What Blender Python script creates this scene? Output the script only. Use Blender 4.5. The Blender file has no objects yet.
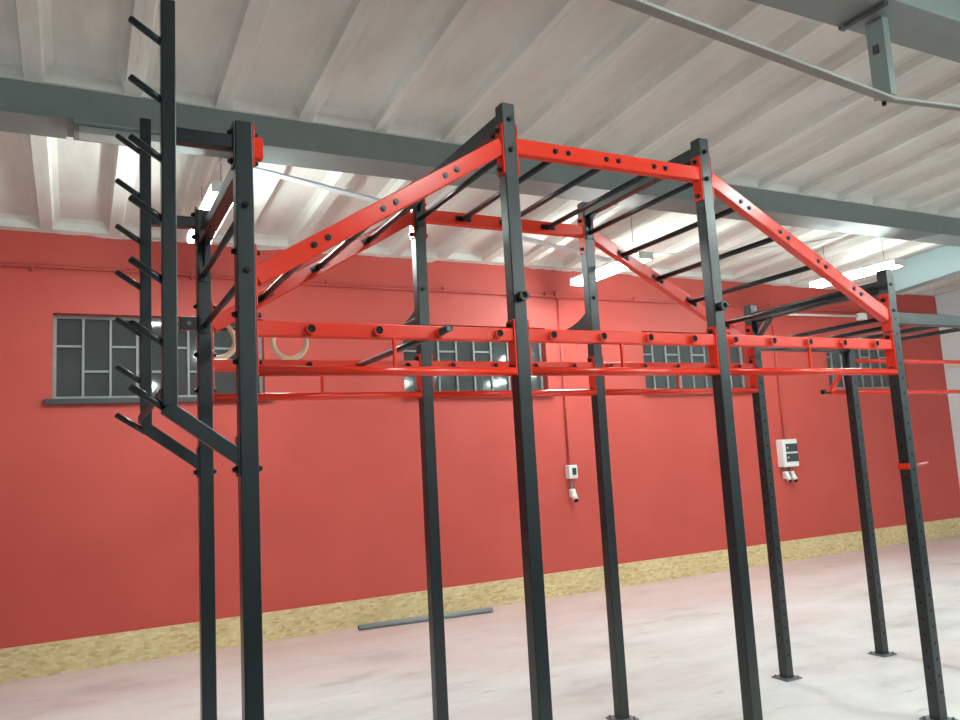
import bpy, bmesh, math, random
from mathutils import Vector, Matrix
random.seed(7)
PI = math.pi
scene = bpy.context.scene
COL = scene.collection

# ------------------------------------------------------------------ materials
def new_mat(name):
    m = bpy.data.materials.new(name); m.use_nodes = True
    nt = m.node_tree
    return m, nt, nt.nodes, nt.links, nt.nodes['Principled BSDF']

def plain(name, col, rough=.5, metal=0., coat=0., spec=.5, bump=0., bscale=200., var=0.):
    m, nt, N, L, b = new_mat(name)
    b.inputs['Base Color'].default_value = (*col, 1)
    b.inputs['Roughness'].default_value = rough
    b.inputs['Metallic'].default_value = metal
    b.inputs['Coat Weight'].default_value = coat
    b.inputs['Coat Roughness'].default_value = .12
    b.inputs['Specular IOR Level'].default_value = spec
    if bump or var:
        tc = N.new('ShaderNodeTexCoord')
        n = N.new('ShaderNodeTexNoise'); n.inputs['Scale'].default_value = bscale; n.inputs['Detail'].default_value = 4
        L.new(tc.outputs['Object'], n.inputs['Vector'])
        if bump:
            bp = N.new('ShaderNodeBump'); bp.inputs['Strength'].default_value = bump; bp.inputs['Distance'].default_value = .002
            L.new(n.outputs['Fac'], bp.inputs['Height']); L.new(bp.outputs['Normal'], b.inputs['Normal'])
        if var:
            mx = N.new('ShaderNodeMix'); mx.data_type = 'RGBA'
            mx.inputs['A'].default_value = (*[c*(1-var) for c in col], 1)
            mx.inputs['B'].default_value = (*[min(1, c*(1+var)) for c in col], 1)
            L.new(n.outputs['Fac'], mx.inputs['Factor']); L.new(mx.outputs['Result'], b.inputs['Base Color'])
    return m

def ramp(N, pts):
    r = N.new('ShaderNodeValToRGB'); e = r.color_ramp.elements
    while len(e) < len(pts): e.new(.5)
    for i, (p, c) in enumerate(pts):
        e[i].position = p; e[i].color = (*c, 1)
    return r

M = {}
M['black'] = plain('black powder coat', (.0095, .0150, .0175), .28, spec=.6, bump=.15, bscale=900)
M['hole'] = plain('hole dark', (.004, .004, .004), .8)
M['bolt'] = plain('black bolt steel', (.004, .004, .0045), .3, spec=.35)
M['red'] = plain('red powder coat', (.78, .034, .012), .2, coat=.0, spec=.42, bump=.08, bscale=700)
M['zinc'] = plain('grey base plate steel', (.17, .20, .21), .45, metal=.5)
M['girder'] = plain('grey green steel paint', (.20, .235, .23), .5, var=.12, bscale=6, bump=.1)
M['girder_light'] = plain('pale grey steel paint', (.40, .42, .40), .5, var=.08, bscale=5)
M['brace'] = plain('grey galvanised strip', (.27, .275, .255), .5, var=.08, bscale=30)
M['blue_beam'] = plain('blue grey steel paint', (.33, .43, .45), .5, var=.08, bscale=6)
M['white_plastic'] = plain('white plastic', (.78, .77, .74), .4)
M['window_dark'] = plain('smoked cover', (.05, .055, .055), .12)
M['wood'] = plain('birch ring wood', (.78, .66, .45), .4, var=.12, bscale=30)
M['strap'] = plain('black nylon webbing', (.02, .02, .02), .8)
M['rust'] = plain('brown primer strip', (.075, .055, .045), .6, var=.3, bscale=30)
M['pipe'] = plain('grey pvc pipe', (.27, .295, .305), .4)
M['frame'] = plain('grey window steel', (.27, .28, .275), .5, var=.15, bscale=20)
M['sill'] = plain('dark grey sill', (.05, .054, .055), .5, var=.2, bscale=10)
M['pinkish'] = plain('faded red plastic', (.55, .16, .15), .4)
M['wire'] = plain('thin steel wire', (.12, .12, .12), .4, metal=.7)
M['rubber'] = plain('black rubber', (.02, .02, .021), .7, var=.2, bscale=60)
M['offwhite'] = plain('off white wall paint', (.72, .77, .80), .7, var=.06, bscale=2)

# red painted wall, bare pale strip under the roof
def wall_red():
    m, nt, N, L, b = new_mat('red wall paint')
    tc = N.new('ShaderNodeTexCoord')
    n = N.new('ShaderNodeTexNoise'); n.inputs['Scale'].default_value = 1.3; n.inputs['Detail'].default_value = 5
    L.new(tc.outputs['Object'], n.inputs['Vector'])
    r = ramp(N, [(.3, (.52, .066, .050)), (.7, (.57, .079, .061))])
    L.new(n.outputs['Fac'], r.inputs['Fac'])
    sp = N.new('ShaderNodeSeparateXYZ'); L.new(tc.outputs['Object'], sp.inputs['Vector'])
    n2 = N.new('ShaderNodeTexNoise'); n2.inputs['Scale'].default_value = 2.2; n2.inputs['Detail'].default_value = 6
    L.new(tc.outputs['Object'], n2.inputs['Vector'])
    ad = N.new('ShaderNodeMath'); ad.operation = 'MULTIPLY_ADD'; ad.inputs[1].default_value = .16
    L.new(n2.outputs['Fac'], ad.inputs[0]); L.new(sp.outputs['Z'], ad.inputs[2])
    gt = N.new('ShaderNodeMath'); gt.operation = 'GREATER_THAN'; gt.inputs[1].default_value = 4.385
    L.new(ad.outputs[0], gt.inputs[0])
    mx = N.new('ShaderNodeMix'); mx.data_type = 'RGBA'
    mx.inputs['B'].default_value = (.62, .58, .52, 1)
    L.new(gt.outputs[0], mx.inputs['Factor']); L.new(r.outputs['Color'], mx.inputs['A'])
    L.new(mx.outputs['Result'], b.inputs['Base Color'])
    b.inputs['Roughness'].default_value = .55
    n3 = N.new('ShaderNodeTexNoise'); n3.inputs['Scale'].default_value = 45; n3.inputs['Detail'].default_value = 4
    L.new(tc.outputs['Object'], n3.inputs['Vector'])
    bp = N.new('ShaderNodeBump'); bp.inputs['Strength'].default_value = .2; bp.inputs['Distance'].default_value = .004
    L.new(n3.outputs['Fac'], bp.inputs['Height']); L.new(bp.outputs['Normal'], b.inputs['Normal'])
    return m
M['wall_red'] = wall_red()
M['wall_red_trim'] = plain('red painted plastic', (.50, .07, .058), .5)

def ceiling_mat():
    m, nt, N, L, b = new_mat('whitewashed concrete slab')
    tc = N.new('ShaderNodeTexCoord')
    mp = N.new('ShaderNodeMapping'); mp.inputs['Scale'].default_value = (1.6, .5, 1)
    L.new(tc.outputs['Object'], mp.inputs['Vector'])
    n = N.new('ShaderNodeTexNoise'); n.inputs['Scale'].default_value = 1.6; n.inputs['Detail'].default_value = 6; n.inputs['Roughness'].default_value = .6
    L.new(mp.outputs[0], n.inputs['Vector'])
    r = ramp(N, [(.30, (.63, .61, .56)), (.5, (.74, .73, .685)), (.7, (.80, .80, .765))])
    L.new(n.outputs['Fac'], r.inputs['Fac']); L.new(r.outputs['Color'], b.inputs['Base Color'])
    b.inputs['Roughness'].default_value = .75
    n3 = N.new('ShaderNodeTexNoise'); n3.inputs['Scale'].default_value = 25; n3.inputs['Detail'].default_value = 5
    L.new(tc.outputs['Object'], n3.inputs['Vector'])
    bp = N.new('ShaderNodeBump'); bp.inputs['Strength'].default_value = .25; bp.inputs['Distance'].default_value = .006
    L.new(n3.outputs['Fac'], bp.inputs['Height']); L.new(bp.outputs['Normal'], b.inputs['Normal'])
    return m
M['ceiling'] = ceiling_mat()

def floor_mat():
    m, nt, N, L, b = new_mat('worn whitewashed concrete with red paint dust')
    tc = N.new('ShaderNodeTexCoord')
    mp = N.new('ShaderNodeMapping'); mp.inputs['Scale'].default_value = (.55, 1.25, 1)
    L.new(tc.outputs['Object'], mp.inputs['Vector'])
    n = N.new('ShaderNodeTexNoise'); n.inputs['Scale'].default_value = 1.5; n.inputs['Detail'].default_value = 8; n.inputs['Roughness'].default_value = .62
    L.new(mp.outputs[0], n.inputs['Vector'])
    base = ramp(N, [(.32, (.52, .49, .48)), (.45, (.68, .665, .655)), (.66, (.77, .765, .76))])
    L.new(n.outputs['Fac'], base.inputs['Fac'])
    # red dust swept against the wall
    sp = N.new('ShaderNodeSeparateXYZ'); L.new(tc.outputs['Object'], sp.inputs['Vector'])
    n2 = N.new('ShaderNodeTexNoise'); n2.inputs['Scale'].default_value = .9; n2.inputs['Detail'].default_value = 6
    L.new(mp.outputs[0], n2.inputs['Vector'])
    ma = N.new('ShaderNodeMath'); ma.operation = 'MULTIPLY_ADD'; ma.inputs[1].default_value = 3.2
    L.new(n2.outputs['Fac'], ma.inputs[0]); L.new(sp.outputs['Y'], ma.inputs[2])
    mr = N.new('ShaderNodeMapRange'); mr.inputs['From Min'].default_value = 4.4; mr.inputs['From Max'].default_value = 7.3
    mr.inputs['To Max'].default_value = .8
    L.new(ma.outputs[0], mr.inputs['Value'])
    mx = N.new('ShaderNodeMix'); mx.data_type = 'RGBA'; mx.inputs['B'].default_value = (.60, .37, .355, 1)
    L.new(mr.outputs[0], mx.inputs['Factor']); L.new(base.outputs['Color'], mx.inputs['A'])
    # faint pink blotches elsewhere
    n4 = N.new('ShaderNodeTexNoise'); n4.inputs['Scale'].default_value = 1.1; n4.inputs['Detail'].default_value = 5
    mp4 = N.new('ShaderNodeMapping'); mp4.inputs['Location'].default_value = (7, 3, 0); mp4.inputs['Scale'].default_value = (.6, 1.1, 1)
    L.new(tc.outputs['Object'], mp4.inputs['Vector']); L.new(mp4.outputs[0], n4.inputs['Vector'])
    r4 = ramp(N, [(.50, (0, 0, 0)), (.72, (.55, .55, .55))]); L.new(n4.outputs['Fac'], r4.inputs['Fac'])
    mx2 = N.new('ShaderNodeMix'); mx2.data_type = 'RGBA'; mx2.inputs['B'].default_value = (.68, .55, .54, 1)
    L.new(r4.outputs['Color'], mx2.inputs['Factor']); L.new(mx.outputs['Result'], mx2.inputs['A'])
    # grey scuffs
    mp5 = N.new('ShaderNodeMapping'); mp5.inputs['Scale'].default_value = (1.2, 5, 1); mp5.inputs['Rotation'].default_value = (0, 0, .3)
    L.new(tc.outputs['Object'], mp5.inputs['Vector'])
    n5 = N.new('ShaderNodeTexNoise'); n5.inputs['Scale'].default_value = 2.5; n5.inputs['Detail'].default_value = 4
    L.new(mp5.outputs[0], n5.inputs['Vector'])
    r5 = ramp(N, [(.62, (0, 0, 0)), (.74, (.5, .5, .5))]); L.new(n5.outputs['Fac'], r5.inputs['Fac'])
    mx3 = N.new('ShaderNodeMix'); mx3.data_type = 'RGBA'; mx3.inputs['B'].default_value = (.38, .35, .34, 1)
    L.new(r5.outputs['Color'], mx3.inputs['Factor']); L.new(mx2.outputs['Result'], mx3.inputs['A'])
    L.new(mx3.outputs['Result'], b.inputs['Base Color'])
    b.inputs['Roughness'].default_value = .5
    return m
M['floor'] = floor_mat()

def osb_mat():
    m, nt, N, L, b = new_mat('oriented strand board')
    tc = N.new('ShaderNodeTexCoord')
    mp = N.new('ShaderNodeMapping'); mp.inputs['Scale'].default_value = (12, 12, 30); mp.inputs['Rotation'].default_value = (0, .5, 0)
    L.new(tc.outputs['Object'], mp.inputs['Vector'])
    v = N.new('ShaderNodeTexVoronoi'); v.inputs['Scale'].default_value = 1.45; v.inputs['Randomness'].default_value = 1
    L.new(mp.outputs[0], v.inputs['Vector'])
    sp = N.new('ShaderNodeSeparateColor'); L.new(v.outputs['Color'], sp.inputs['Color'])
    r = ramp(N, [(0, (.58, .42, .19)), (.22, (.69, .54, .27)), (.7, (.745, .605, .33)), (1, (.80, .68, .43))])
    L.new(sp.outputs['Red'], r.inputs['Fac'])
    n = N.new('ShaderNodeTexNoise'); n.inputs['Scale'].default_value = 2.2; n.inputs['Detail'].default_value = 3
    L.new(tc.outputs['Object'], n.inputs['Vector'])
    mx = N.new('ShaderNodeMix'); mx.data_type = 'RGBA'; mx.blend_type = 'MULTIPLY'; mx.inputs['Factor'].default_value = .35
    L.new(r.outputs['Color'], mx.inputs['A'])
    r2 = ramp(N, [(.35, (.75, .68, .6)), (.65, (1, 1, 1))]); L.new(n.outputs['Fac'], r2.inputs['Fac'])
    L.new(r2.outputs['Color'], mx.inputs['B'])
    L.new(mx.outputs['Result'], b.inputs['Base Color'])
    b.inputs['Roughness'].default_value = .6
    return m
M['osb'] = osb_mat()

def glass_mat():
    m, nt, N, L, b = new_mat('grey wired night glass')
    b.inputs['Base Color'].default_value = (.062, .066, .066, 1)
    b.inputs['Roughness'].default_value = .05
    b.inputs['Specular IOR Level'].default_value = .7
    tc = N.new('ShaderNodeTexCoord')
    n = N.new('ShaderNodeTexNoise'); n.inputs['Scale'].default_value = 9; n.inputs['Detail'].default_value = 2
    L.new(tc.outputs['Object'], n.inputs['Vector'])
    bp = N.new('ShaderNodeBump'); bp.inputs['Strength'].default_value = .04; bp.inputs['Distance'].default_value = .006
    L.new(n.outputs['Fac'], bp.inputs['Height']); L.new(bp.outputs['Normal'], b.inputs['Normal'])
    return m
M['glass'] = glass_mat()

LAMP_W = 44.0
def lamp_mat():
    m, nt, N, L, b = new_mat('lit fluorescent diffuser')
    b.inputs['Base Color'].default_value = (.9, .9, .9, 1)
    b.inputs['Emission Color'].default_value = (.87, 1.0, .965, 1)
    b.inputs['Emission Strength'].default_value = LAMP_W
    return m
M['lamp'] = lamp_mat()

# ------------------------------------------------------------------ geometry helpers
def basis(p0, p1, up=(0, 0, 1)):
    d = (Vector(p1)-Vector(p0)); l = d.length; d.normalize()
    u = Vector(up)
    if abs(d.dot(u)) > .98: u = Vector((0, 1, 0))
    s = d.cross(u).normalized(); u = s.cross(d).normalized()
    return d, s, u, l

def bar(bm, p0, p1, w, h, up=(0, 0, 1), bev=.003, mi=0):
    """box along p0-p1, w across, h along up"""
    d, s, u, l = basis(p0, p1, up)
    m = Matrix((s*w, d*l, u*h)).transposed().to_4x4()
    m.translation = (Vector(p0)+Vector(p1))/2
    r = bmesh.ops.create_cube(bm, size=1, matrix=m)
    vs = r['verts']
    fs = list({f for v in vs for f in v.link_faces}); 
    for f in fs: f.material_index = mi
    if bev:
        es = list({e for v in vs for e in v.link_edges})
        bmesh.ops.bevel(bm, geom=es, offset=bev, segments=2, affect='EDGES', profile=.5)
    return vs

def box(bm, x0, x1, y0, y1, z0, z1, bev=.0, mi=0):
    m = Matrix.Diagonal((x1-x0, y1-y0, z1-z0, 1)); m.translation = ((x0+x1)/2, (y0+y1)/2, (z0+z1)/2)
    r = bmesh.ops.create_cube(bm, size=1, matrix=m)
    for f in {f for v in r['verts'] for f in v.link_faces}: f.material_index = mi
    if bev:
        es = list({e for v in r['verts'] for e in v.link_edges})
        bmesh.ops.bevel(bm, geom=es, offset=bev, segments=2, affect='EDGES', profile=.5)

def tube(bm, p0, p1, r, seg=16, r2=None, mi=0, caps=True):
    d, s, u, l = basis(p0, p1)
    m = Matrix((s, u, -d)).transposed().to_4x4()
    # keep right handed
    if m.to_3x3().determinant() < 0: m = Matrix((u, s, -d)).transposed().to_4x4()
    m.translation = (Vector(p0)+Vector(p1))/2
    q = bmesh.ops.create_cone(bm, cap_ends=caps, cap_tris=False, segments=seg, radius1=(r if r2 is None else r2), radius2=r, depth=l, matrix=m)
    for f in {f for v in q['verts'] for f in v.link_faces}:
        f.material_index = mi
        if len(f.verts) == 4: f.smooth = True
    return q['verts']

def hollow(bm, p0, p1, ro, ri, seg=18, mi=0, mi_in=0):
    """open pipe with wall thickness"""
    d, s, u, l = basis(p0, p1)
    rings = []
    for (P, r) in ((p0, ro), (p1, ro), (p1, ri), (p0, ri)):
        rings.append([bm.verts.new(Vector(P)+s*(r*math.cos(2*PI*k/seg))+u*(r*math.sin(2*PI*k/seg))) for k in range(seg)])
    for a in range(4):
        A, B = rings[a], rings[(a+1) % 4]
        for k in range(seg):
            f = bm.faces.new((A[k], A[(k+1) % seg], B[(k+1) % seg], B[k]))
            f.smooth = a in (0, 2); f.material_index = mi_in if a == 2 else mi
    bmesh.ops.recalc_face_normals(bm, faces=bm.faces[:])

def poly_prism(bm, pts, off):
    """closed outline pts (3d, planar) extruded by vector off"""
    off = Vector(off)
    a = [bm.verts.new(Vector(p)) for p in pts]; b = [bm.verts.new(Vector(p)+off) for p in pts]
    bm.faces.new(a); bm.faces.new(b[::-1])
    n = len(pts)
    for i in range(n): bm.faces.new((a[i], b[i], b[(i+1) % n], a[(i+1) % n]))
    bmesh.ops.recalc_face_normals(bm, faces=bm.faces[:])

def root_of(o):
    while o.parent: o = o.parent
    return o

def obj(name, bm, mat, parent=None, loc=None, label=None):
    """links bm (world coordinates) as one mesh object"""
    me = bpy.data.meshes.new(name)
    if parent is not None: org = root_of(parent).location.copy()
    else: org = Vector(loc) if loc else Vector((0, 0, 0))
    bmesh.ops.translate(bm, verts=bm.verts[:], vec=-org)
    bm.to_mesh(me); bm.free()
    for m in (mat if isinstance(mat, (list, tuple)) else [mat]): me.materials.append(M[m])
    o = bpy.data.objects.new(name, me); COL.objects.link(o)
    if parent is not None: o.parent = parent
    else: o.location = org
    if label: o['label'] = label
    return o

def thing(name, label, cat, loc, group=None):
    o = bpy.data.objects.new(name, None); COL.objects.link(o)
    o.empty_display_size = .1
    o.location = loc; o['label'] = label; o['category'] = cat
    if group: o['group'] = group
    return o

def tag(o, label, cat, group=None):
    o['label'] = label; o['category'] = cat
    if group: o['group'] = group
    return o

def struct(name, bm, mat, label=None, parent=None):
    o = obj(name, bm, mat, parent)
    if parent is None: o['kind'] = 'structure'
    if label: o['label'] = label
    return o

B = bmesh.new

# ------------------------------------------------------------------ camera (solved from the photograph)
YAW, PIT, ROL = [math.radians(a) for a in (27.4351, 7.1216, -3.1856)]
F_PX = 786.04
fw = Vector((math.sin(YAW)*math.cos(PIT), math.cos(YAW)*math.cos(PIT), math.sin(PIT)))
rt = Vector((math.cos(YAW), -math.sin(YAW), 0)); up = rt.cross(fw)
r2 = rt*math.cos(ROL)+up*math.sin(ROL); u2 = -rt*math.sin(ROL)+up*math.cos(ROL)
cam = bpy.data.cameras.new('camera'); co = bpy.data.objects.new('camera', cam); COL.objects.link(co)
mw = Matrix((r2, u2, -fw)).transposed().to_4x4(); mw.translation = (-.605, -3.3448, 1.8077)
co.matrix_world = mw
cam.sensor_fit = 'HORIZONTAL'; cam.sensor_width = 36; cam.lens = F_PX/960*36
cam.clip_start = .05; cam.clip_end = 100
scene.camera = co

# ------------------------------------------------------------------ room
WY = 5.47; XR = 13.5; XL = -5.6; YF = -11.5
def roof(y): return 4.31+.07*(WY-y)

b = B(); box(b, XL-.3, XR+.3, YF-.3, WY+.3, -.2, 0); struct('floor', b, 'floor', 'pale worn concrete floor dusted pink along the wall')
b = B(); box(b, XL, XR, YF, -2.2, 0, .012, bev=.002); struct('floor_mat', b, 'rubber', 'added black rubber matting on the unseen floor, darkening the lower posts')  # matting added out of view so the lower posts reflect something dark
WIN = [(-.815, 1.265), (2.93, 4.97), (6.6, 8.63), (10.4, 12.4)]
WZ0, WZ1 = 2.62, 3.49
b = B()
box(b, XL-.3, XR+.3, WY, WY+.3, 0, WZ0)
box(b, XL-.3, XR+.3, WY, WY+.3, WZ1, 4.75)
xs = [XL-.3]+[v for w in WIN for v in w]+[XR+.3]
for i in range(0, len(xs), 2): box(b, xs[i], xs[i+1], WY, WY+.3, WZ0, WZ1)
struct('wall_back', b, 'wall_red', 'red painted rear wall with four windows')
b = B(); box(b, XR, XR+.3, YF-.3, WY, 0, 5.7); struct('wall_right', b, 'offwhite', 'pale grey end wall on the right')
b = B(); box(b, XL-.3, XL, YF-.3, WY, 0, 5.7); struct('wall_left', b, 'offwhite', 'pale side wall on the left')
b = B(); box(b, XL, XR, YF-.3, YF, 0, 5.7); struct('wall_front', b, 'offwhite', 'pale wall behind the camera')
b = B(); box(b, XL, XR, WY-.02, WY, 0, .30, bev=.002); struct('baseboard_back', b, 'osb', 'strip of chipboard along the foot of the red wall')

# ribbed precast roof slabs: one recessed trough per slab, sloping down to the rear wall
GY = [(2.50, 2.85, 4.28), (-.52, -.17, 4.48), (-3.54, -3.19, 4.69), (-6.56, -6.21, 4.90), (-9.58, -9.23, 5.11)]
def build_ceiling():
    bm = B()
    bounds = [WY]+[(a+c)/2 for a, c, _ in GY]+[YF]
    P = .62; hb = .056; st = .045; H = .095; g = .0015
    x_start = -.255-P*9
    n = int((XR-x_start)/P)+1
    def V(x, y, dz): return bm.verts.new((x, y, roof(y)+dz))
    for k in range(n):
        xa, xb = x_start+k*P, x_start+(k+1)*P
        for j in range(len(bounds)-1):
            y1, y0 = bounds[j], bounds[j+1]
            e1 = .10 if j == 0 else .2; e0 = .2 if j < len(bounds)-2 else .1
            o_ = [(xa+g, y0), (xb-g, y0), (xb-g, y1), (xa+g, y1)]
            i_ = [(xa+hb, y0+e0), (xb-hb, y0+e0), (xb-hb, y1-e1), (xa+hb, y1-e1)]
            m_ = [(xa+hb+.018, y0+e0+.03), (xb-hb-.018, y0+e0+.03), (xb-hb-.018, y1-e1-.03), (xa+hb+.018, y1-e1-.03)]
            t_ = [(xa+hb+st+.02, y0+e0+.09), (xb-hb-st-.02, y0+e0+.09), (xb-hb-st-.02, y1-e1-.09), (xa+hb+st+.02, y1-e1-.09)]
            O = [V(x, y, 0) for x, y in o_]; I = [V(x, y, 0) for x, y in i_]
            Mm = [V(x, y, H*.72) for x, y in m_]; T = [V(x, y, H) for x, y in t_]
            for q in range(4):
                r_ = (q+1) % 4
                bm.faces.new((O[q], O[r_], I[r_], I[q])); bm.faces.new((I[q], I[r_], Mm[r_], Mm[q])); bm.faces.new((Mm[q], Mm[r_], T[r_], T[q]))
            bm.faces.new(T)
            # mortar joint beside the slab
            J = [V(xb-g, y0, 0), V(xb+g, y0, 0), V(xb+g, y1, 0), V(xb-g, y1, 0)]
            K = [V(xb-g, y0, .003), V(xb+g, y0, .003), V(xb+g, y1, .003), V(xb-g, y1, .003)]
            for (p, q) in ((0, 3), (2, 1)): bm.faces.new((J[p], J[q], K[q], K[p]))
            bm.faces.new(K)
    # upper deck
    D_ = [V(XL-.3, YF-.3, .16), V(XR+.3, YF-.3, .16), V(XR+.3, WY+.3, .16), V(XL-.3, WY+.3, .16)]
    U_ = [V(XL-.3, YF-.3, .26), V(XR+.3, YF-.3, .26), V(XR+.3, WY+.3, .26), V(XL-.3, WY+.3, .26)]
    bm.faces.new(D_); bm.faces.new(U_)
    for q in range(4): bm.faces.new((D_[q], D_[(q+1) % 4], U_[(q+1) % 4], U_[q]))
    return struct('ceiling', bm, 'ceiling', 'whitewashed ribbed concrete roof slabs')
build_ceiling()

# windows: steel frames of staggered panes
for i, (x0, x1) in enumerate(WIN):
    yb = WY+.13
    b = B(); box(b, x0, x1, yb+.012, yb+.022, WZ0, WZ1)
    w = struct('window_%d' % (i+1), b, 'glass', 'dark steel-framed window, %s on the red wall' % ('first from the left', 'second from the left', 'third from the left', 'last on the right')[i])
    nc = 8; dx = (x1-x0-.04)/nc
    b = B()
    for (a, c) in ((x0, x0+.035), (x1-.035, x1)): box(b, a, c, yb-.02, yb+.02, WZ0, WZ1, bev=.003)
    for (a, c) in ((WZ0, WZ0+.035), (WZ1-.035, WZ1)): box(b, x0+.035, x1-.035, yb-.02, yb+.02, a, c, bev=.003)
    struct('window_frame', b, 'frame', parent=w)
    b = B()
    for k in range(1, nc): xk = x0+.02+k*dx; box(b, xk-.012, xk+.012, yb-.012, yb+.012, WZ0+.03, WZ1-.03, bev=.002)
    for k in range(nc):
        xa = x0+.02+k*dx+.015; xb = x0+.02+(k+1)*dx-.015
        zz = 3.17 if k % 2 == 0 else 2.91
        box(b, xa, xb, yb-.011, yb+.011, zz-.012, zz+.012, bev=.002)
    struct('window_muntin', b, 'frame', parent=w)
    b = B(); box(b, x0-.06, x1+.08, WY-.05, yb+.02, WZ0-.055, WZ0, bev=.004)
    struct('window_sill', b, 'sill' if i == 0 else 'wall_red_trim', parent=w)

# ------------------------------------------------------------------ roof steelwork
def girder(y0, y1, z, label, splices, light=False):
    t = thing('roof_girder', label, 'beam', (4, (y0+y1)/2, z), 'grey roof girders')
    b = B()
    pts = [(XL, y0, z+.018), (XL, y1, z+.018), (XL, y1, roof(y1)-.001), (XL, y0, roof(y0)-.001)]
    poly_prism(b, pts, (XR-XL, 0, 0)); obj('web', b, 'girder', t)
    cuts = [XL]+[v for s in splices for v in (s-.022, s+.022)]+[XR]
    for k in range(0, len(cuts), 2):
        b = B(); box(b, cuts[k], cuts[k+1], y0-.004, y1+.004, z, z+.018, bev=.003); obj('flange_plate', b, 'girder', t)
    return t
g1 = girder(*GY[0], 'grey steel girder under the roof, the one just behind the red rig', [-.655, 9.0])
g2 = girder(*GY[1], 'grey steel girder crossing the top right corner above the hanging bracket', [])
b = B(); box(b, 3.82, 3.86, -.50, -.17, 4.455, 4.48, bev=.002); obj('splice_strip', b, 'sill', g2, label='dark strip across the underside')
b = B(); tube(b, (3.83, -.20, 4.44), (3.83, -.20, 4.48), .014); obj('bolt', b, 'zinc', g2)
for k, (a, c, z) in enumerate(GY[2:]): girder(a, c, z, 'grey steel girder in the part of the hall behind the camera', [])
# pale cable trunking under the first girder
b = B(); box(b, -.60, -.02, 2.56, 2.70, 4.225, 4.278, bev=.004); box(b, -.14, .02, 2.60, 2.66, 4.235, 4.275, bev=.003)
obj('cable_trunking', b, 'girder_light', g1, label='short pale cable trunking')
# rafter on the right
b = B()
pts = [(10.44, 2.85, 4.09), (10.44, 4.2, 3.972), (10.44, 4.2, roof(4.2)), (10.44, 2.85, roof(2.85))]
poly_prism(b, [Vector(p) for p in pts], (.14, 0, 0))
t = thing('roof_rafter', 'pale blue-grey steel rafter sloping from the girder to the rear wall', 'beam', (10.5, 4, 4.1)); obj('web', b, 'blue_beam', t)
b = B(); bar(b, (10.51, 2.85, 4.085), (10.51, 4.2, 3.967), .2, .02, bev=.003); obj('flange_plate', b, 'blue_beam', t)

# hanging bracket and braces, front bay
t = thing('hanging_bracket', 'grey angle-iron hanger dropping from the top right girder', 'bracket', (4.04, -.31, 4.48))
b = B(); box(b, 3.975, 3.987, -.36, -.25, 3.955, 4.48, bev=.002); box(b, 3.975, 4.035, -.372, -.36, 3.955, 4.48, bev=.002); obj('angle', b, 'girder', t)
b = B(); tube(b, (4.0, -.30, 3.91), (4.0, -.30, 3.935), .016, 6); obj('bolt', b, 'bolt', t)
b = B(); box(b, 3.96, 3.975, -.33, -.29, 4.25, 4.31, bev=.004); obj('clip', b, 'sill', t)
b = B(); bar(b, (1.0, -.66, 3.945), (4.02, -.325, 3.945), .065, .02, bev=.003)
tag(obj('roof_brace', b, 'brace', loc=(2.5, -.47, 3.97)), 'long grey flat strip running left from the hanging bracket', 'brace')
b = B(); bar(b, (3.96, -.315, 3.945), (6.6, -.70, 3.945), .05, .0195, bev=.003)
tag(obj('roof_brace', b, 'brace', loc=(5, -.4, 3.98)), 'grey flat strip running right from the hanging bracket', 'brace')
b = B(); bar(b, (.40, 2.86, 4.262), (4.70, 3.58, 3.92), .075, .02, bev=.003)
tag(obj('roof_brace', b, 'offwhite', loc=(2.5, 3.1, 4.1)), 'thin white strip slanting below the slabs behind the left half of the rig', 'brace')

def curve_tube(name, pts, r, mat, loc=None, parent=None):
    bm = B(); seg = 10; rings = []
    P = [Vector(p) for p in pts]
    for i, p in enumerate(P):
        d = (P[min(i+1, len(P)-1)]-P[max(i-1, 0)]).normalized()
        u = Vector((0, 0, 1)) if abs(d.z) < .9 else Vector((0, 1, 0))
        s = d.cross(u).normalized(); u = s.cross(d).normalized()
        rings.append([bm.verts.new(p+s*r*math.cos(2*PI*k/seg)+u*r*math.sin(2*PI*k/seg)) for k in range(seg)])
    for i in range(len(rings)-1):
        for k in range(seg):
            f = bm.faces.new((rings[i][k], rings[i][(k+1) % seg], rings[i+1][(k+1) % seg], rings[i+1][k])); f.smooth = True
    bm.faces.new(rings[0]); bm.faces.new(rings[-1])
    bmesh.ops.recalc_face_normals(bm, faces=bm.faces[:])
    return obj(name, bm, mat, parent, loc)

pts = []
for k in range(13):
    f = k/12; pts.append((5.24+(7.60-5.24)*f, 3.60+(2.86-3.60)*f, 4.03+(4.22-4.03)*f-.05*math.sin(PI*f)))
tag(curve_tube('lamp_cable', pts, .012, 'white_plastic', loc=(6, 3, 4)), 'white cable sagging between the middle lamp and the girder', 'cable')

# ------------------------------------------------------------------ fluorescent lamps
def lamp(x, y0, y1, z, label, group=None):
    t = thing('fluorescent_lamp', label, 'lamp', (x, (y0+y1)/2, z), group)
    b = B(); bar(b, (x, y0, z+.035), (x, y1, z+.04), .215, .03, bev=.006); obj('housing', b, 'white_plastic', t)
    b = B()
    bar(b, (x, y0+.012, z-.012), (x, y1-.012, z-.012), .21, .075, bev=.034); obj('diffuser', b, 'lamp', t, label='glowing white diffuser')
    for yy in (y0+.2, y1-.2):
        b = B(); tube(b, (x, yy, z+.055), (x, yy, roof(yy)+.09), .0035, 6); obj('hanging_wire', b, 'wire', t)
    for yy in (y0, y1):
        b = B(); bar(b, (x, yy-.012 if yy == y0 else yy, z), (x, yy if yy == y0 else yy+.012, z), .213, .09, bev=.004); obj('end_cap', b, 'white_plastic', t)
    return t
lamp(.41, 2.70, 4.15, 3.98, 'lit fluorescent lamp hanging behind the left storage uprights')
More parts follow.
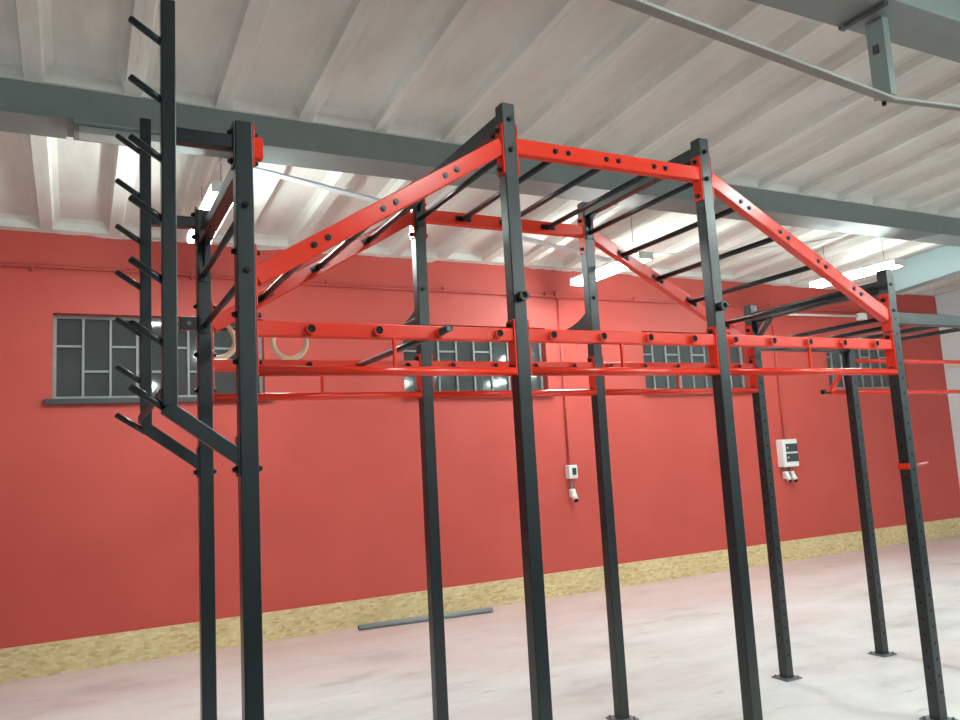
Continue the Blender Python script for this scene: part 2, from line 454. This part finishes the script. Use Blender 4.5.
lamp(5.12, 3.48, 4.85, 3.98, 'lit fluorescent lamp hanging behind the middle of the rig')
lamp(8.68, 2.86, 4.15, 3.98, 'lit fluorescent lamp hanging at the right, behind the sloped red beam')
for y, xs_row in ((-2.0, (1.7, 5.3, 9.0)), (-5.0, (4.6, 8.2, 11.6)), (-8.1, (1.2, 4.9, 8.4, 11.8))):  # nearest row added out of view to brighten the rig's front
    for x in xs_row:
        lamp(x, y-.65, y+.65, 4.25, 'lit fluorescent lamp in the out-of-view rows, nearest row added to brighten the rig', 'lamps behind the camera')

# ------------------------------------------------------------------ the rig
T = .075; DY = 1.2101
X1, X2, X3, X4 = 1.3396, 2.6745, 4.2477, 5.369
rig = thing('climbing_rig', 'large black and red steel climbing rig with monkey bars, standing on the floor', 'gym rig', (2.1, .6, 0))

bolt_mesh = {}
def bolt(parent, p, axis, r=.0145, h=.019, mat='bolt'):
    key = (axis, r, h, mat)
    if key not in bolt_mesh:
        bm = B(); a = Vector({'x': (1, 0, 0), '-x': (-1, 0, 0), 'y': (0, 1, 0), '-y': (0, -1, 0)}[axis])
        tube(bm, (0, 0, 0), a*(h*.55), r, 12); tube(bm, a*(h*.5), a*h, r*.72, 6)
        me = bpy.data.meshes.new('bolt'); bm.to_mesh(me); bm.free(); me.materials.append(M[mat]); bolt_mesh[key] = me
    o = bpy.data.objects.new('bolt', bolt_mesh[key]); COL.objects.link(o); o.parent = parent
    o.location = Vector(p)-root_of(parent).location
    return o

def upright(x, y, ztop, holes=False, plate=True):
    b = B(); box(b, x, x+T, y, y+T, .008, ztop, bev=.005)
    if holes:
        z = .18
        while z < ztop-.3:
            tube(b, (x+T*.5, y-.0012, z), (x+T*.5, y+.004, z), .0095, 12, mi=1)
            tube(b, (x-.0012, y+T*.5, z+.05), (x+.004, y+T*.5, z+.05), .0095, 12, mi=1)
            z += .1
    u = obj('upright', b, ['black', 'hole'], rig)
    b = B(); o_ = .042
    box(b, x-o_, x+T+o_, y-o_, y+T+o_, 0, .010, bev=.002)
    for sx in (-o_*.5, T+o_*.5):
        for sy in (-o_*.5, T+o_*.5): tube(b, (x+sx, y+sy, .010), (x+sx, y+sy, .022), .009, 6)
    obj('base_plate', b, 'zinc', u, label='grey steel base plate')
    return u
F1 = upright(0, 0, 3.323); F2 = upright(X1, 0, 3.626); F3 = upright(X2, 0, 3.626); F4 = upright(X3, 0, 2.923, True)
B1 = upright(0, DY, 3.304); B2 = upright(X1, DY, 3.626); B3 = upright(X2, DY, 3.626); B4 = upright(X3, DY, 2.923, True)
B5 = upright(X4, DY, 2.635, True); F5 = upright(X4, 0, 2.635, True); B6 = upright(7.4, DY, 2.635, True)
ZS = {'low': (2.468, 2.262), 'slope1': (2.738, 2.53), 'top': (3.478, 3.282), 'slope3': (2.735, 2.53)}
def side(u, x, y, zs, sides='lr'):
    for z in zs:
        if 'l' in sides: bolt(u, (x, y+T/2, z), '-x')
        if 'r' in sides: bolt(u, (x+T, y+T/2, z), 'x')
# bolts through the end plates sit outside the 8 mm plates
def pb(u, x, y, z, s):
    bolt(u, (x-.008 if s == 'l' else x+T+.008, y+T/2, z), '-x' if s == 'l' else 'x')
for u, y in ((F1, 0), (B1, DY)):
    side(u, 0, y, (2.745, 2.47, 2.268), 'l'); side(u, 0, y, (3.279, 3.148, 1.817), 'r')
    for z in (3.279, 3.148, 1.817): pb(u, 0, y, z, 'l')
    for z in (2.745, 2.47, 2.268): pb(u, 0, y, z, 'r')
for u, x, y in ((F2, X1, 0), (F3, X2, 0), (B2, X1, DY), (B3, X2, DY)):
    for s in 'lr':
        for z in (3.485, 3.275, 2.462, 2.248): pb(u, x, y, z, s)
for u, y in ((F4, 0), (B4, DY)):
    for z in (2.715, 2.462, 2.248): pb(u, X3, y, z, 'l')
for z in (2.943, 2.656): bolt(F1, (T/2, 0, z), '-y')
for u, x in ((F2, X1), (F3, X2)):
    for z in (3.54, 3.375): bolt(u, (x+T/2, 0, z), '-y')
for z in (2.82, 2.642): bolt(F4, (X3+T/2, 0, z), '-y', h=.008)
bolt(B2, (X1+T/2, DY, 2.907), '-y'); bolt(B3, (X2+T/2, DY, 2.91), '-y')
for u, x in ((F2, X1), (F3, X2)):       # round tube stubs on the front faces
    b = B(); hollow(b, (x+T*.56, -.042, 2.603), (x+T*.56, 0, 2.603), .026, .017, mi_in=1); tube(b, (x+T*.56, -.03, 2.603), (x+T*.56, -.002, 2.603), .017, 16, mi=1)
    obj('tube_stub', b, ['black', 'hole'], u)

# red ladder beams with tube sleeves, end plates, pull-up pipe below
BZ = 2.410; PZ = 2.226; HS, H0 = .3123, .3077
def ladder(xa, xb, y, ks, xs_):
    b = B(); bar(b, (xa+T+.006, y+T/2, BZ), (xb-.006, y+T/2, BZ), .052, .066, bev=.005)
    lb = obj('ladder_beam', b, 'red', rig, label='red horizontal beam with round tube sleeves')
    for k in ks:
        x = H0+k*HS
        b = B(); hollow(b, (x, y-.0126, BZ), (x, y+T+.0126, BZ), .0225, .0182, mi_in=1)
        if k != 2: tube(b, (x, y-.006, BZ), (x, y+T+.006, BZ), .0183, 18, mi=1)
        obj('sleeve', b, ['red', 'hole'], lb)
    for x in (xa+T, xb-.008):
        b = B(); box(b, x, x+.008, y+.001, y+T-.001, 2.205, 2.487, bev=.002); obj('end_plate', b, 'red', lb)
    b = B(); tube(b, (xa+T+.006, y+T/2-.016, PZ), (xb-.006, y+T/2-.016, PZ), .0225, 20); obj('pull_up_pipe', b, 'red', lb)
    b = B(); bar(b, (xs_, y+T/2-.014, PZ), (xs_, y+T/2-.014, BZ-.03), .016, .016, up=(0, 1, 0), bev=.002); obj('strut', b, 'red', lb)
    return lb
for y in (0, DY):
    ladder(0, X1, y, (0, 1, 2, 3), .703)
    ladder(X1, X2, y, (4, 5, 6, 7), 2.006)
    ladder(X2, X3, y, (8, 9, 10, 11, 12), 3.45)

# red upper beams: rise, level, fall
def s1(x): return 2.812+.6016*(x-.369)
def s3(x): return 3.249-.5245*(x-3.013)
BAR1 = [.369, .703, 1.034]; BAR2 = [1.698, 2.031, 2.366]; BAR3 = [3.013, 3.3245, 3.639, 3.951]
DT = .0375
def upper(xa, xb, za, zb, y, bolts, fn, pz_a, pz_b):
    b = B(); bar(b, (xa+.004, y+T/2, za), (xb-.004, y+T/2, zb), .056, .084, bev=.005)
    rb = obj('roof_beam', b, 'red', rig, label='red upper beam carrying the monkey bars')
    for x, (z0, z1) in ((xa, pz_a), (xb-.008, pz_b)):
        b = B(); box(b, x, x+.008, y+.001, y+T-.001, z0, z1, bev=.002); obj('end_plate', b, 'red', rb)
    if y == 0:
        for xc in bolts:
            for d in (-DT, DT):
                dx = d*.86 if fn in (s1, s3) else d*1.1
                bolt(rb, (xc+dx, y+T/2-.028, (fn(xc+dx) if fn else za)), '-y', r=.0145, h=.010)
    return rb
for y in (0, DY):
    upper(T, X1, s1(T), s1(X1), y, BAR1, s1, (2.50, 2.775), (3.245, 3.515))
    upper(X1+T, X2, 3.405, 3.405, y, BAR2, None, (3.245, 3.515), (3.245, 3.515))
    upper(X2+T, X3, s3(X2+T), s3(X3), y, BAR3, s3, (3.245, 3.515), (2.50, 2.755))

def monkey(x, z, slope):
    y0, y1 = T/2+.029, DY+T/2-.029
    b = B(); tube(b, (x, y0, z), (x, y1, z), .0178, 16)
    mb = obj('monkey_bar', b, 'black', rig)
    d = Vector((1, 0, slope)).normalized()
    for yy, s in ((y0, 1), (y1, -1)):
        b = B(); c = Vector((x, yy+s*.003, z))
        bar(b, c-d*.058, c+d*.058, .006, .036, up=(0, 0, 1) if abs(slope) < .01 else Vector((-d.z, 0, d.x)), bev=.002)
        for q in (-DT, DT):
            tube(b, c+d*q, c+d*q+Vector((0, s*.013, 0)), .0105, 6)
        obj('mounting_foot', b, 'bolt', mb)
for x in BAR1: monkey(x, s1(x), .6016)
for x in BAR2: monkey(x, 3.405, 0)
for x in BAR3: monkey(x, s3(x), -.5245)

def crossrod(x, z, r=.0165):
    b = B(); tube(b, (x, T, z), (x, DY, z), r, 16)
    for yy, s in ((T, 1), (DY, -1)): bar(b, (x, yy, z), (x, yy+s*.008, z), .06, .09, bev=.002)
    return obj('pull_up_bar', b, 'black', rig)
crossrod(T/2, 2.925); crossrod(T/2, 2.632)
crossrod(X1+T/2, 3.372); crossrod(X2+T/2, 3.388); crossrod(X3+T/2, 2.60)

def gusset(parent, x, y, z, sy, sz, l, th=.008):
    """curved triangular plate in the y-z plane, inner corner at (y, z)"""
    pts = [Vector((x-th/2, y, z))]
    n = 8
    for k in range(n+1):
        a = PI/2*k/n
        pts.append(Vector((x-th/2, y+sy*l*(1-math.sin(a)), z+sz*l*(1-math.cos(a)))))
    b = B(); poly_prism(b, pts, (th, 0, 0)); return obj('gusset', b, 'black', parent)
def cross_beam(x, z, h=.075, w=.06):
    b = B(); bar(b, (x, T, z), (x, DY, z), w, h, bev=.005)
    cb = obj('cross_beam', b, 'black', rig)
    for yy, s in ((T, 1), (DY, -1)): gusset(cb, x, yy, z-h/2, s, -1, .16)
    return cb
cross_beam(X1+T/2, 3.551); cross_beam(X2+T/2, 3.551); cross_beam(X3+T/2, 2.818)
cb = cross_beam(T/2, 3.135)
gusset(cb, T/2, DY, 3.172, -1, 1, .12)
# braces under the fourth cross beam
for yy, s in ((T, 1), (DY, -1)):
    b = B(); bar(b, (X3+T/2, yy+s*.005, 2.63), (X3+T/2, yy+s*.17, 2.79), .03, .03, bev=.003); obj('brace_strut', b, 'black', rig)

# short arms reaching back from the rear uprights
for x in (X1+T/2, X2+T/2):
    b = B(); bar(b, (x, DY+T, 2.705), (x, DY+T+.55, 2.705), .05, .06, bev=.004)
    a_ = obj('rear_arm', b, 'black', rig)
    pts = [Vector((x-.004, DY+T, 2.735))]
    for k in range(9):
        a = PI/2*k/8
        pts.append(Vector((x-.004, DY+T+.42*(1-math.sin(a)), 2.735+.15*(1-math.cos(a)))))
    b = B(); poly_prism(b, pts, (.008, 0, 0)); obj('gusset', b, 'black', a_)
# drilled tab beside the left rear upright
b = B(); box(b, -.095, 0, DY+.015, DY+.06, 2.608, 2.682, bev=.003); tb = obj('bracket_tab', b, 'black', rig)
b = B(); tube(b, (-.045, DY+.014, 2.645), (-.045, DY+.017, 2.645), .011, 14); obj('bolt', b, 'zinc', tb)
b = B(); tube(b, (-.02, 1.40, 2.648), (.66, 1.40, 2.648), .012, 12); hb_ = obj('ring_hanger', b, 'black', rig)
b = B(); bar(b, (.0375, DY+T, 2.648), (.0375, 1.40, 2.648), .03, .02, bev=.002); obj('arm', b, 'black', hb_)
# red stub bracket at the top of the first upright
b = B(); box(b, T, T+.009, .002, T-.002, 3.125, 3.318, bev=.002); rs = obj('stub_bracket', b, 'red', rig, label='short red tube stub on a bolted plate')
b = B(); box(b, T+.009, T+.047, .012, T-.012, 3.167, 3.262, bev=.004); obj('tube_stub', b, 'red', rs)
for z in (3.279, 3.148): bolt(rs, (T+.009, T/2, z), 'x')

# weight plate storage on the left
def storage(y, zt0, zt1, top):
    yc = y+T/2
    b = B(); box(b, -.296, -.238, yc-.029, yc+.029, 2.085, top, bev=.004)
    su = obj('storage_upright', b, 'black', rig)
    for k in range(7):
        zt = zt0-(zt0-zt1)/6*k
        b = B(); d = Vector((-.126, 0, .088))
        tip = Vector((-.412, yc, zt)); rootp = Vector((-.268, yc, zt-.098))
        tube(b, rootp, tip, .0155, 16); tube(b, tip, tip+d.normalized()*.004, .0125, 16)
        obj('weight_horn', b, 'black', su)
    b = B(); bar(b, (-.238, yc, 3.228), (-.008, yc, 3.228), .056, .062, bev=.004); obj('upper_arm', b, 'black', su)
    b = B(); bar(b, (-.285, yc, 2.083), (.015, yc, 1.856), .056, .060, bev=.004); obj('lower_arm', b, 'black', su)
    for (z0, z1) in ((3.118, 3.318), (1.787, 1.955)):
        b = B(); box(b, -.008, 0, y+.004, y+T-.004, z0, z1, bev=.002); obj('end_plate', b, 'black', su)
    return su
storage(0, 3.719, 2.164, 3.826); storage(DY, 3.696, 2.143, 3.808)
b = B(); bar(b, (-.3005, T/2-.02, 2.135), (-.3005, DY+T/2+.02, 2.115), .007, .042, bev=.001); obj('storage_link', b, 'rust', rig, label='brown flat strip joining the two storage uprights')

# low black bay on the right
for y in (0, DY):
    b = B(); bar(b, (X3+T, y+T/2, 2.592), (X4, y+T/2, 2.592), .056, .082, bev=.005); eb = obj('extension_beam', b, 'black', rig)
    if y:
        pts = [Vector((X4, y+T/2-.004, 2.552))]
        for k in range(9):
            a = PI/2*k/8; pts.append(Vector((X4-.10*(1-math.sin(a)), y+T/2-.004, 2.552-.17*(1-math.cos(a)))))
        b = B(); poly_prism(b, pts, (0, .008, 0)); obj('gusset', b, 'black', eb)
for x in (4.67, 5.04): monkey(x, 2.592, 0)
crossrod(X4+T/2, 2.585)
# red pipes beyond the short rear upright
b = B(); tube(b, (X4+T, DY+T/2, 2.475), (7.4, DY+T/2, 2.475), .0185, 16); obj('pull_up_pipe', b, 'red', rig)
b = B(); tube(b, (5.20, DY+T+.0195, 2.205), (7.44, DY+T+.0195, 2.19), .0185, 16); lp = obj('pull_up_pipe', b, 'red', rig)
b = B(); bar(b, (5.20, DY+T+.02, 2.205), (5.375, DY+T+.02, 2.39), .035, .035, bev=.004); obj('diagonal_strut', b, 'red', lp)
b = B(); box(b, 5.10, 5.13, DY+T, DY+T+.04, 2.19, 2.23, bev=.004); tube(b, (5.13, DY+T+.02, 2.207), (5.20, DY+T+.02, 2.205), .008, 8); obj('end_cap', b, 'bolt', lp)

# ------------------------------------------------------------------ loose things on the rig
x = H0+2*HS
t = thing('loose_bar', 'loose black steel bar pushed through the third sleeves of both red beams', 'bar', (x, .6, BZ))
b = B(); hollow(b, (x, -.095, BZ+.003), (x, DY+.11, BZ-.001), .0172, .0125, mi_in=1)
o = obj('tube', b, ['black', 'hole'], t)
b = B(); tube(b, (x, -.09, BZ+.003), (x, -.07, BZ+.003), .0124, 16); obj('end_plug', b, 'zinc', t, label='grey plug in the tube end')

def torus(bm, c, R, r, mat3, n=48, m=14):
    rings = []
    for i in range(n):
        a = 2*PI*i/n; ring = []
        for j in range(m):
            q = 2*PI*j/m
            v = Vector(((R+r*math.cos(q))*math.cos(a), r*math.sin(q), (R+r*math.cos(q))*math.sin(a)))
            ring.append(bm.verts.new(mat3 @ v+Vector(c)))
        rings.append(ring)
    for i in range(n):
        for j in range(m):
            f = bm.faces.new((rings[i][j], rings[(i+1) % n][j], rings[(i+1) % n][(j+1) % m], rings[i][(j+1) % m])); f.smooth = True
    bmesh.ops.recalc_face_normals(bm, faces=bm.faces[:])
RY = 1.40
for xc, lab in ((.132, 'wooden gym ring half hidden behind the two uprights at the left end of the rig'), (.556, 'wooden gym ring hanging below the front red beam, right of the first upright')):
    c = (xc, RY, 2.575)
    b = B(); torus(b, c, .102, .0165, Matrix.Identity(3))
    tag(obj('gym_ring', b, 'wood', loc=c), lab, 'gym ring', 'wooden gym rings')
# red clip on the right-hand front upright
t = thing('safety_clip', 'small red clip with a pin on the front right upright', 'clip', (X3, .04, 1.6))
b = B(); box(b, X3-.010, X3-.0015, -.004, T+.004, 1.582, 1.622, bev=.003); obj('plate', b, 'red', t)
b = B(); tube(b, (X3+T+.0015, T/2, 1.60), (X3+T+.03, T/2, 1.60), .017, 14); box(b, X3+T+.002, X3+T+.012, .01, T-.01, 1.565, 1.69, bev=.003); obj('catch', b, 'bolt', t)
b = B(); tube(b, (X3+T+.03, T/2, 1.60), (X3+T+.155, T/2-.01, 1.615), .013, 14, r2=.007); obj('handle', b, 'pinkish', t, label='faded red handle')

# ------------------------------------------------------------------ services on the rear wall
def run(x0, x1, z):
    n = 10; return [(x0+(x1-x0)*k/n, WY-.02, z) for k in range(n+1)]
t = thing('wall_conduit', 'red painted horizontal conduit high on the red wall', 'conduit', (3, WY-.02, 3.93))
curve_tube('pipe', [(XL, WY-.02, 3.955), (0, WY-.02, 3.955), (2.0, WY-.02, 3.915), (5.2, WY-.02, 3.915), (9.0, WY-.02, 3.93), (13.4, WY-.02, 3.93)], .018, 'wall_red_trim', parent=t)
for xx in (-1.0, .5, 2.0, 3.5, 5.0, 6.5, 8.0):
    b = B(); box(b, xx-.012, xx+.012, WY-.042, WY, 3.90, 3.97, bev=.003); obj('clamp', b, 'wall_red_trim', t)
def drop(x, z0, label):
    t = thing('wall_conduit', label, 'conduit', (x, WY-.02, z0))
    b = B(); tube(b, (x, WY-.017, z0), (x, WY-.017, 3.90), .016, 12); obj('pipe', b, 'wall_red_trim', t)
    b = B(); box(b, x-.05, x+.05, WY-.05, WY, 3.895, 3.995, bev=.006); obj('junction_box', b, 'wall_red_trim', t)
drop(5.20, 1.655, 'red painted vertical conduit dropping to the small white switch box')
drop(9.22, 1.84, 'red painted vertical conduit dropping to the tall white fuse box')

t = thing('switch_box', 'small white switch box with one dark cover on the red wall', 'switch box', (5.24, WY, 1.57))
b = B(); box(b, 5.14, 5.275, WY-.10, WY, 1.478, 1.655, bev=.012); obj('case', b, 'white_plastic', t)
b = B(); box(b, 5.19, 5.25, WY-.108, WY-.098, 1.525, 1.615, bev=.004); obj('cover', b, 'window_dark', t, label='dark translucent cover')
b = B(); tube(b, (5.21, WY-.03, 1.33), (5.21, WY-.03, 1.478), .013, 10); obj('conduit', b, 'pipe', t)
def socket(x, z, label, group=None):
    t = thing('wall_socket', label, 'socket', (x, WY, z), group)
    b = B()
    tube(b, (x, WY-.05, z+.02), (x, WY-.05, z+.085), .044, 18, r2=.03); box(b, x-.035, x+.035, WY-.05, WY, z-.03, z+.08, bev=.008); obj('case', b, 'white_plastic', t)
    b = B(); tube(b, (x, WY-.055, z+.02), (x+.004, WY-.10, z-.055), .040, 18, r2=.036); obj('socket_lid', b, 'white_plastic', t)
    b = B(); tube(b, (x+.004, WY-.10, z-.055), (x+.005, WY-.115, z-.075), .030, 18); obj('plug_collar', b, 'bolt', t)
socket(5.21, 1.26, 'white industrial socket under the small switch box')
t = thing('fuse_box', 'tall white fuse box with two dark covers on the red wall', 'fuse box', (9.25, WY, 1.63))
b = B(); box(b, 9.04, 9.36, WY-.13, WY, 1.415, 1.838, bev=.012); obj('case', b, 'white_plastic', t)
for z0 in (1.495, 1.645):
    b = B(); box(b, 9.10, 9.35, WY-.142, WY-.128, z0, z0+.125, bev=.006); cv = obj('cover', b, 'window_dark', t, label='dark translucent cover')
    b = B(); tube(b, (9.125, WY-.148, z0+.065), (9.125, WY-.14, z0+.065), .012, 10); obj('latch', b, 'white_plastic', cv)
for xx in (9.15, 9.27):
    b = B(); tube(b, (xx, WY-.03, 1.33), (xx, WY-.03, 1.416), .012, 10); obj('conduit', b, 'pipe', t)
socket(9.15, 1.265, 'left one of two white sockets under the tall fuse box', 'twin sockets under the fuse box')
socket(9.275, 1.265, 'right one of two white sockets under the tall fuse box', 'twin sockets under the fuse box')

t = thing('white_pipe', 'white pipe along the red wall ending in a small white box, far right', 'pipe', (10.4, WY-.05, 3.75))
b = B(); tube(b, (8.8, WY-.04, 3.815), (11.24, WY-.04, 3.85), .02, 12); obj('tube', b, 'white_plastic', t)
b = B(); box(b, 11.24, 11.40, WY-.10, WY-.002, 3.785, 3.905, bev=.01); obj('junction_box', b, 'white_plastic', t)
curve_tube('cable', [(11.33, WY-.03, 3.90), (11.36, WY-.03, 3.98), (11.32, WY-.03, 4.04), (11.24, WY-.03, 4.09), (11.22, WY-.03, 4.16)], .01, 'wall_red_trim', parent=t)
t = thing('wall_shelf', 'thin pale ledge on the end wall at the right edge', 'shelf', (XR, 5.2, 3.0))
b = B(); box(b, XR-.10, XR, 4.6, 5.36, 2.97, 3.01, bev=.004); obj('board', b, 'wood', t)

# grey pipe lying on the floor at the foot of the wall
b = B(); hollow(b, (2.19, 5.30, .031), (3.79, 5.17, .031), .031, .027, seg=20, mi_in=1)
tag(obj('floor_pipe', b, ['pipe', 'hole'], loc=(2.98, 5.23, 0)), 'long grey plastic pipe lying on the floor by the chipboard strip', 'pipe')

# ------------------------------------------------------------------ light and view
w = bpy.data.worlds.new('world'); scene.world = w; w.use_nodes = True
w.node_tree.nodes['Background'].inputs['Color'].default_value = (.02, .022, .025, 1)
w.node_tree.nodes['Background'].inputs['Strength'].default_value = 1
scene.view_settings.view_transform = 'Standard'
scene.view_settings.look = 'None'
scene.view_settings.exposure = .95
scene.view_settings.gamma = 1
scene.view_settings.use_curve_mapping = False
